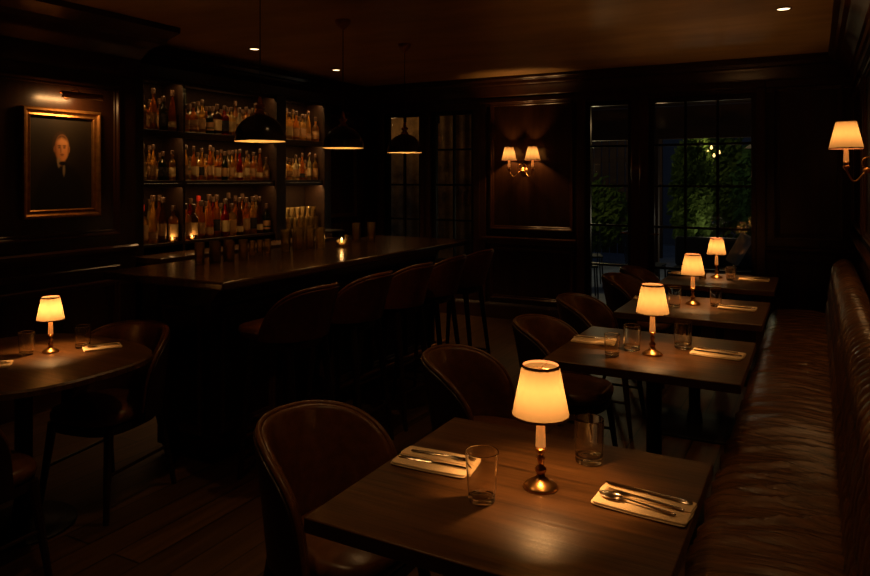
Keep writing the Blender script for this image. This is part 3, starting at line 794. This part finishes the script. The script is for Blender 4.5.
for c_ in nd.children:
    if c_.type == 'LIGHT': c_.data = c_.data.copy(); c_.data.energy = .35

# ------------------------------------------------------------------ portrait and its picture light
pt = thing('framed_portrait', 'gilt-framed dark portrait of a man in black on the left wall', 'painting', (XP, 2.995, 1.66))
W2, H2 = .285, .372
b = MB(); PF = [(0, 0), (0, .035), (.008, .045), (.020, .046), (.030, .034), (.040, .030), (.052, .034), (.058, .028), (.060, .018), (.062, .010)]
frame_mould(b, 'x', -W2, W2, -H2, H2, 0, 1, PF); b.build('frame', M['gold'], pt, ang=25)
def canvas():
    b = MB(); nx, nz = 96, 132; a, c = W2 - .058, H2 - .058
    g = [[b.v(.014, -a + 2 * a * i / nx, -c + 2 * c * j / nz) for i in range(nx + 1)] for j in range(nz + 1)]
    for j in range(nz):
        for i in range(nx): b.f([g[j][i], g[j][i + 1], g[j + 1][i + 1], g[j + 1][i]])
    cl = b.bm.loops.layers.float_color.new('paint')
    def ss(e0, e1, x): t = max(0, min(1, (x - e0) / (e1 - e0))); return t * t * (3 - 2 * t)
    def mixc(p, q, t): return tuple(p[k] * (1 - t) + q[k] * t for k in range(3))
    def el(u, v, cu, cv, ru, rv, soft=.12): return 1 - ss(1 - soft, 1 + soft, math.hypot((u - cu) / ru, (v - cv) / rv))
    def paint(u, v):   # u -1..1 left to right, v -1..1 bottom to top
        bg = mixc((.012, .008, .004), (.026, .017, .008), .5 + .5 * noise.noise((u * 2, v * 2, 0)))
        col = bg
        sh = el(u, v, -.02, -.80, .80, .80, .10)          # coat and shoulders
        col = mixc(col, (.006, .005, .005), sh)
        col = mixc(col, (.045, .022, .010), el(u, v, -.03, .385, .275, .31, .12))   # hair
        col = mixc(col, (.28, .12, .05), el(u, v, -.02, .08, .14, .14, .2))      # neck
        skin = mixc((.85, .36, .12), (.30, .09, .03), ss(-.05, .32, u) * .0 + ss(.10, -.26, u) * .75)
        face = el(u, v, .01, .33, .225, .29, .10)
        col = mixc(col, skin, face)
        col = mixc(col, (.78, .38, .15), .6 * el(u, v, .03, .47, .13, .09, .8) * face)
        for eu in (-.225, .235): col = mixc(col, mixc(skin, (.3, .1, .04), .5), .8 * el(u, v, eu, .31, .03, .07, .3))   # ears
        col = mixc(col, (.16, .06, .025), .75 * ss(.13, .24, abs(u - .01)) * face)
        col = mixc(col, (.045, .022, .010), ss(.50, .62, v + .35 * abs(u)) * face)
        for eu in (-.075, .085):                             # brows and eyes
            col = mixc(col, (.10, .04, .02), .85 * el(u, v, eu, .385, .060, .016, .5) * face)
            col = mixc(col, (.07, .03, .02), .8 * el(u, v, eu, .345, .042, .020, .5) * face)
        col = mixc(col, (.20, .07, .03), .6 * el(u, v, -.03, .29, .022, .07, .6) * face)   # nose
        col = mixc(col, (.75, .45, .25), .5 * el(u, v, .02, .29, .018, .05, .6) * face)
        col = mixc(col, (.22, .05, .03), .8 * el(u, v, .01, .195, .065, .016, .4) * face)  # mouth
        col = mixc(col, (.24, .09, .04), .5 * el(u, v, .01, .165, .05, .012, .5) * face)
        c1 = el(u, v, -.09, .03, .05, .12, .3)              # collar
        col = mixc(col, (.46, .34, .20), .8 * c1 * (1 if v < .10 else .5))
        col = mixc(col, (.40, .30, .18), .8 * el(u, v, .07, -.13, .04, .15, .3))
        col = mixc(col, (.008, .006, .006), el(u, v, .03, .0, .12, .045, .3))
        return col
    for f in b.bm.faces:
        for lo in f.loops:
            co = lo.vert.co; lo[cl] = (*paint(co.y / a, co.z / c), 1)
    m = bpy.data.materials.new('oil_paint'); m.use_nodes = True; nt = m.node_tree; bs_ = nt.nodes['Principled BSDF']
    at = nt.nodes.new('ShaderNodeVertexColor'); at.layer_name = 'paint'; nt.links.new(at.outputs[0], bs_.inputs['Base Color']); bs_.inputs['Roughness'].default_value = .5
    return b.build('canvas', m, pt, smooth=False)
canvas()
b = MB(); b.box(.0, .013, -W2 + .02, W2 - .02, -H2 + .02, H2 - .02); b.build('backing', M['darkwood'], pt)
plt = thing('picture_light', 'slim brass picture light reaching out above the portrait frame', 'picture light', (XP, 3.04, 2.13))
b = MB(); b.lathe([(.028, 0), (.028, .006), (.01, .012)], 20); o = b.build('wall_plate', M['darkbrass'], plt); o.rotation_euler = (0, R(90), 0)
b = MB(); b.tube([(.008, 0, 0), (.06, 0, .03), (.12, 0, .03), (.155, 0, .0)], .006, 10); b.build('arm', M['darkbrass'], plt)
b = MB(); n = 18; rings = []
for y in (-.15, -.149, .149, .15):
    rr = .022 if abs(y) < .15 else .019
    rings.append([(.165 + rr * math.cos(a), y, -.012 + rr * math.sin(a)) for a in [R(-75 + 235 * k / n) for k in range(n + 1)]] + [(.165 + (rr - .003) * math.cos(a), y, -.012 + (rr - .003) * math.sin(a)) for a in [R(160 - 235 * k / n) for k in range(n + 1)]])
b.loft(rings); b.build('reflector', M['brass'], plt, ang=50)
light('tube', 'AREA', (.160, 0, -.012), 1.7, WARM, plt, shape='RECTANGLE', size=.02, size_y=.24, rot=(0, R(38), 0))

# ------------------------------------------------------------------ bottles
BP = {
 'round': [(.034, 0), (.037, .004), (.037, .17), (.030, .195), (.014, .215), (.0125, .27), (.0145, .272), (.0145, .282)],
 'slim': [(.028, 0), (.031, .004), (.031, .19), (.026, .215), (.012, .25), (.011, .30), (.013, .302), (.013, .312)],
 'squat': [(.038, 0), (.043, .006), (.045, .05), (.043, .12), (.030, .155), (.014, .175), (.013, .215), (.016, .217), (.016, .228)],
 'square': [(.036, 0), (.038, .004), (.038, .16), (.032, .18), (.014, .195), (.013, .235), (.015, .237), (.015, .246)],
 'tapered': [(.038, 0), (.040, .004), (.034, .12), (.026, .20), (.013, .26), (.012, .30), (.014, .302), (.014, .31)]}
LABZ = {'round': (.04, .13), 'slim': (.05, .14), 'squat': (.03, .105), 'square': (.035, .13), 'tapered': (.03, .08)}
PROTO = {}
def bottle(shape, glass, lab, cap):
    key = (shape, glass, lab, cap)
    if key in PROTO: return PROTO[key], True
    t = thing('bottle', 'x', 'bottle')
    sq = shape == 'square'
    def ring(r, z, n=20):
        return sell(r, r, z, n, 5 if (sq and r > .03) else 2)
    b = MB(); b.loft([ring(r * .86, z) for r, z in BP[shape]]); b.build('glass_body', M['b_' + glass], t, ang=50)
    z0, z1 = LABZ[shape]
    def rad(z):
        P = BP[shape]
        for (ra, za), (rb, zb) in zip(P, P[1:]):
            if za <= z <= zb: return ra + (rb - ra) * (z - za) / (zb - za)
        return P[-1][0]
    b = MB(); b.loft([ring(rad(z) * .86 + .0008, z) for z in (z0, z1)], cap=(False, False)); b.build('paper_label', M['l_' + lab], t)
    zt = BP[shape][-1][1]
    b = MB(); b.lathe([(.0155, zt - .022), (.0165, zt), (.0165, zt + .018), (.012, zt + .022)], 14); b.build('stopper', M['redcap'] if cap == 'red' else M['cork'], t)
    PROTO[key] = t
    return t, False
rnd = random.Random(21)
SHN = ['bottom', 'middle', 'top']; BYN = ['left', 'wide', 'right']
GN = 'bottles on the back bar shelves'
def addb(x, y, z, label, glasses, sc_=1.0):
    sh = rnd.choice(list(BP)); gl = rnd.choice(glasses); lb = rnd.choice(['cream', 'cream', 'tan', 'tan', 'tan', 'tan', 'black', 'cream'] if gl != 'red' else ['cream', 'black']); cp = rnd.choice(['dark'] * 7 + ['red']) if z < 1.2 else 'dark'
    p, u = bottle(sh, gl, lb, cp)
    return place(p, u, (x, y, z + .0005), rnd.random() * 6, label.format(g=gl, l=lb, s=sh), GN, sc_ * rnd.uniform(.94, 1.06))
PAL = ['amber', 'amber', 'honey', 'honey', 'clear', 'honey', 'amber', 'dark brown', 'dark green', 'amber', 'honey', 'clear', 'dark brown', 'red']
for bi, (y0, y1) in enumerate(BAYS):
    for si, z in enumerate(SH):
        if bi == 2 and si == 0: continue
        end = y1 - .052
        if bi == 1 and si == 2: end -= 0
        n = int((end - y0 - .055) / .088) + 1
        for row in (0, 1):
            m_ = n if row == 0 else n - 1
            for k in range(m_):
                y = y0 + .055 + (end - y0 - .055) * (k + (.5 if row else 0)) / max(1, n - 1)
                xx = XF - .066 - row * .095 + rnd.uniform(-.008, .008)
                hs = .88 if si == 1 else (1.0 if si == 2 else 1.12)
                rn = 'front row, ' if row == 0 else 'back row, '
                addb(xx, y, z, '{g} glass bottle, {l} label, ' + rn + '%s from left, %s shelf, %s bay' % (ordinal(k), SHN[si], BYN[bi]), ['amber', 'honey', 'honey', 'amber', 'clear'] if bi == 2 else PAL, hs)
# upside-down glasses on the lowest shelf of the right bay
sg = tag(glass_obj('stemless_glass', .030, .036, .12, m='thinglass'), 'x', 'glass')
k = 0
for row in range(2):
    for c in range(7):
        place(sg, k > 0, (XF - .06 - row * .09, BAYS[2][0] + .055 + c * .085, SH[0] + .0006), 0, 'clear glass, %s from left, %s row on the bottom shelf, right bay' % (ordinal(c), ('front', 'back')[row]), 'glasses on the lowest right shelf'); k += 1
        if row == 1:
            pass
for c in range(6):
    place(sg, True, (XF - .06, BAYS[2][0] + .098 + c * .085, SH[0] + .1215), 0, 'clear glass, %s from left, stacked above the front row in the right bay' % ordinal(c), 'glasses on the lowest right shelf', .9)

# tea lights among the bottom bottles
def make_tea():
    t = thing('tea_light', 'x', 'candle')
    o = glass_obj('cup', .026, .029, .045, m='thinglass', base=.006); o.parent = t
    b = MB(); b.lathe([(.02, 0.007), (.02, .024), (.001, .025)], 16); b.build('wax', M['candle'], t)
    b = MB(); b.lathe([(.001, .026), (.006, .033), (.005, .042), (.0008, .056)], 12); b.build('flame', M['flame'], t)
    light('flame_light', 'POINT', (0, 0, .062), .10, WARM, t, radius=.008)
    return t
tl = make_tea()
for i, (x, y, z, s, l) in enumerate([(XF - .02, 4.05, SH[0], .7, 'small lit tea light on the bottom shelf of the left bay'), (XF - .02, 4.26, SH[0], .7, 'small lit tea light on the bottom shelf at the start of the wide bay'),
                                     (-3.15, 4.32, 1.04, 1.25, 'lit candle in a glass cup on the bar top')]):
    place(tl, i > 0, (x, y, z + .0008), 0, l, 'lit tea lights', s)

# glasses standing on the bar
hb = tag(glass_obj('highball_glass', .031, .033, .145, m='thinglass'), 'x', 'glass')
HB = []
for k in range(6): HB.append((-3.27 + (k % 2) * .075, 3.04 + k * .058, .9, 'clear glass, %s from left in the near cluster of glasses on the bar' % ordinal(k)))
for k in range(4): HB.append((-3.33, 3.48 + k * .075, .68, 'short clear glass, %s from left in the row between the bar glass clusters' % ordinal(k)))
for k in range(6): HB.append((-3.30 + (k % 2) * .075, 3.86 + k * .06, 1.06, 'tall clear glass, %s from left in the cluster beside the bar candle' % ordinal(k)))
HB.append((-3.18, 4.42, .55, 'very short clear glass just right of the candle on the bar'))
HB += [(-3.30, 4.73, 1.05, 'tall clear glass at the far end of the bar, left one of two'), (-3.24, 4.86, 1.05, 'tall clear glass at the far end of the bar, right one of two')]
for i, (x, y, s, l) in enumerate(HB): place(hb, i > 0, (x, y, 1.0406), 0, l, 'clear glasses on the bar top', s)
# dark caddy on the back counter
cad = thing('bar_caddy', 'dark lidded caddy on the back counter beyond the far shelves', 'caddy', (-4.485, 5.93, .9505))
b = MB(); b.loft([sell(.125, .10, 0, 32, 8), sell(.13, .105, .05, 32, 8)]); b.build('bin', M['black'], cad, bevel=.004)
b = MB(); b.loft([sell(.132, .11, .051, 32, 8), sell(.132, .11, .062, 32, 8), sell(.12, .09, .068, 32, 8)]); b.build('lid', M['iron'], cad)

# ------------------------------------------------------------------ outside
structure(MB().box(-14, 8, YE + .15, 24, -.12, -.02).build('ground', M['patio'], smooth=False))
structure(MB().box(-14, 8, 17.0, 17.2, 0, 4.2).build('wall_garden', M['outwall'], smooth=False))
pg = thing('pergola', 'dark slatted pergola roof over the patio outside the glass door', 'pergola', (-2.4, 9.2, 0))
b = MB()
for k in range(15): b.box(-2.4, 3.0, -1.75 + k * .2, -1.66 + k * .2, 2.58, 2.66)
b.box(-2.4, 3.0, -1.8, 1.3, 2.66, 2.69); b.build('roof_slats', M['outwood'], pg)
b = MB(); b.box(-2.4, 3.0, 1.2, 1.32, 2.12, 2.58); b.build('beam', M['outwood'], pg)
for x in (-2.3, .35, 2.9):
    b = MB(); b.box(x - .06, x + .06, 1.2, 1.32, -.02, 2.12); b.build('post', M['outwood'], pg, bevel=.006)
def shrub(x, y, rx, ry, h, z0, n, m, label, size=.07, seed=1):
    rr = random.Random(seed); t = thing('shrub', label, 'shrub', (x, y, -.02), group='garden shrubs')
    b = MB()
    for _ in range(n):
        u = rr.uniform(-1, 1); a = rr.uniform(0, 2 * PI); r = rr.random() ** .4
        s = math.sqrt(1 - u * u); k = 1 + .25 * noise.noise((a * 1.5, u * 3, seed))
        p = Vector((rx * r * s * math.cos(a) * k, ry * r * s * math.sin(a) * k, z0 + (h - z0) / 2 * (1 + u * r * k)))
        d = Vector((rr.gauss(0, 1), rr.gauss(0, 1), rr.gauss(0, 1))).normalized(); e = d.orthogonal().normalized(); f = d.cross(e)
        sz = size * rr.uniform(.6, 1.3)
        b.f([b.v(*(p - e * sz)), b.v(*(p + f * sz * .45)), b.v(*(p + e * sz)), b.v(*(p - f * sz * .45))])
    b.build('foliage', m, t, smooth=False)
    b = MB()
    for k in range(4):
        a = k * 1.6; b.tube([(0.05 * math.cos(a), .05 * math.sin(a), 0), (rx * .3 * math.cos(a), ry * .3 * math.sin(a), h * .55)], [.03, .012], 7)
    b.build('stem', M['bark'], t)
shrub(-1.72, 11.7, .32, .6, 2.4, .2, 3000, M['leafA'], 'green shrub outside behind the left panes of the wide glass door', seed=1)
shrub(-1.45, 13.6, .5, .6, 2.6, .3, 3200, M['leafA'], 'lamp-lit green shrub outside behind the middle panes of the wide glass door', seed=2)
shrub(-.62, 12.75, .62, .6, 2.3, .2, 3000, M['leafB'], 'dark green shrub outside behind the right panes of the wide glass door', seed=3)
shrub(.6, 14.0, .9, .6, 2.6, .3, 2200, M['leafB'], 'dark shrub outside at the far right of the garden', seed=4)
shrub(-3.75, 12.6, .9, .6, 1.6, .2, 3000, M['leafA'], 'low green shrub outside behind the narrow glass door', seed=5)
shrub(-5.3, 13.4, .8, .7, 1.8, .1, 2000, M['leafB'], 'dark shrub outside left of the narrow glass door', seed=6)
# string lights in the tree
for k, (x, y, z) in enumerate([(-1.60, 12.35, 2.10), (-1.56, 12.33, 2.0), (-1.50, 12.3, 2.06), (-1.46, 12.3, 1.93), (-1.38, 12.3, 1.98)]):
    b = MB(); b.lathe([(.002, -.03), (.018, -.015), (.022, 0), (.012, .02), (.008, .035)], 12, (x, y, z)); o = b.build('string_light', M['bulbglow'])
    tag(o, 'tiny warm string light bulb, %s from left in the garden shrub' % ordinal(k), 'light bulb', 'garden string lights')
light('garden_glow', 'POINT', (-1.55, 11.9, 2.1), 12.0, (1.0, .72, .3), radius=.1)
light('garden_glow_low', 'POINT', (-1.3, 11.2, .9), 6.0, (1.0, .8, .5), radius=.15)
light('terrace_light', 'POINT', (-3.2, 11.2, 1.7), 16.0, (1.0, .75, .35), radius=.1)
gs = thing('garden_screen', 'brown timber garden screen behind the shrub outside the narrow glass door', 'screen', (-3.7, 14.3, -.02))
b = MB()
for k in range(12): b.box(-.95 + k * .16, -.81 + k * .16, -.015, .015, .05, 2.35)
b.box(-.95, .95, .016, .05, .4, .5); b.box(-.95, .95, .016, .05, 1.9, 2.0); b.build('boards', M['outwood'], gs)
for sx in (-1, 1):
    b = MB(); b.box(sx - .05, sx + .05, -.05, .05, 0, 2.4); b.build('post', M['outwood'], gs)
light('pergola_light', 'POINT', (-1.6, 8.6, 2.2), 2.5, (1.0, .6, .25), radius=.06)  # added lamp without a fixture, browns the pergola underside seen through upper panes
# patio furniture
def make_pchair():
    t = thing('patio_chair', 'x', 'chair')
    b = MB(); b.box(-.22, .22, -.22, .22, .43, .455); b.build('seat', M['outmetal'], t, bevel=.004)
    b = MB()
    for k in range(7): b.tube([(-.21 + k * .07, .21, .46), (-.21 + k * .07, .27, .86)], .007, 6)
    b.tube([(-.23, .27, .87), (.23, .27, .87)], .012, 8); b.build('backrest', M['outmetal'], t)
    for sx in (-1, 1):
        for sy in (-1, 1):
            b = MB(); b.tube([(sx * .2, sy * .2, .43), (sx * .22, sy * .22, 0)], .011, 8); b.build('leg', M['outmetal'], t)
    return t
pc = make_pchair()
for i, (x, y, rz, l) in enumerate([(-2.72, 9.0, R(200), 'dark metal patio chair outside the narrow glass door, nearer one'), (-2.95, 10.1, R(20), 'dark metal patio chair outside the narrow glass door, farther one'),
                                   (-1.95, 9.4, R(90), 'dark metal patio chair outside behind the left part of the wide door')]):
    place(pc, i > 0, (x, y, -.02), rz, l, 'metal patio chairs')
so = thing('garden_sofa', 'low dark garden sofa outside the wide glass door with pale bolster', 'sofa', (-1.05, 9.5, -.02))
b = MB(); b.box(-.6, .75, -.35, .35, .1, .42); b.build('seat', M['outmetal'], so, bevel=.03)
b = MB(); b.box(-.6, .75, .25, .38, .42, .80); b.build('backrest', M['outmetal'], so, bevel=.03)
for sx in (-.55, .70):
    for sy in (-.3, .3):
        b = MB(); b.box(sx - .025, sx + .025, sy - .025, sy + .025, 0, .1); b.build('leg', M['outwood'], so)
b = MB(); b.tube([(0, 0, -.20), (0, 0, .20)], .085, 20)
bo = tag(b.build('bolster_cushion', M['cushion'], bevel=.01), 'pale round bolster cushion resting against the garden sofa back', 'cushion'); bo.rotation_euler = (0, R(28), 0); bo.location = (-.84, 9.62, .66)
po = thing('parasol', 'pale canvas parasol outside at the right edge of the wide door', 'parasol', (-.30, 11.3, -.02))
b = MB(); b.lathe([(.62, 2.02), (.4, 2.18), (.05, 2.38)], 8, cap=(False, True)); b.build('canopy', M['screen'], po, smooth=False)
b = MB(); b.tube([(0, 0, 0), (0, 0, 2.37)], .02, 10); b.build('pole', M['outwood'], po)
b = MB(); b.lathe([(.25, 0), (.25, .05), (.03, .08)], 24); b.build('base', M['outmetal'], po)
# marbled blinds added behind the two left windows, imitating backlit golden panes
for i, (x0, x1) in enumerate(((-5.35, -4.44), (-4.42, -3.55))):
    b = MB(); n = 30
    b.loft([[(x0 + (x1 - x0) * k / n, YE + .75 + .012 * math.sin(k * 1.3) + dy, z) for k in range(n + 1)] + [(x0 + (x1 - x0) * k / n, YE + .753 + .012 * math.sin(k * 1.3) + dy, z) for k in range(n, -1, -1)] for z, dy in ((.5, 0), (2.45, 0))])
    tag(b.build('window_blind', M['curtain']), ['ochre marbled blind outside the leftmost narrow window', 'dim marbled blind outside the second narrow window'][i], 'blind', 'blinds behind the narrow windows')
wl = thing('wall_lantern', 'small lantern outside between the narrow windows', 'lantern', (-4.03, YE + .15, 2.3))  # unseen lantern, added to go with the light on the blinds
b = MB(); b.box(-.05, .05, .0, .10, -.08, .08); b.build('housing', M['iron'], wl)
light('lantern_light', 'POINT', (-4.75, YE + .40, 2.25), 1.6, WARM2, None, radius=.03)  # added lamp set apart from the housing, makes the blinds glow
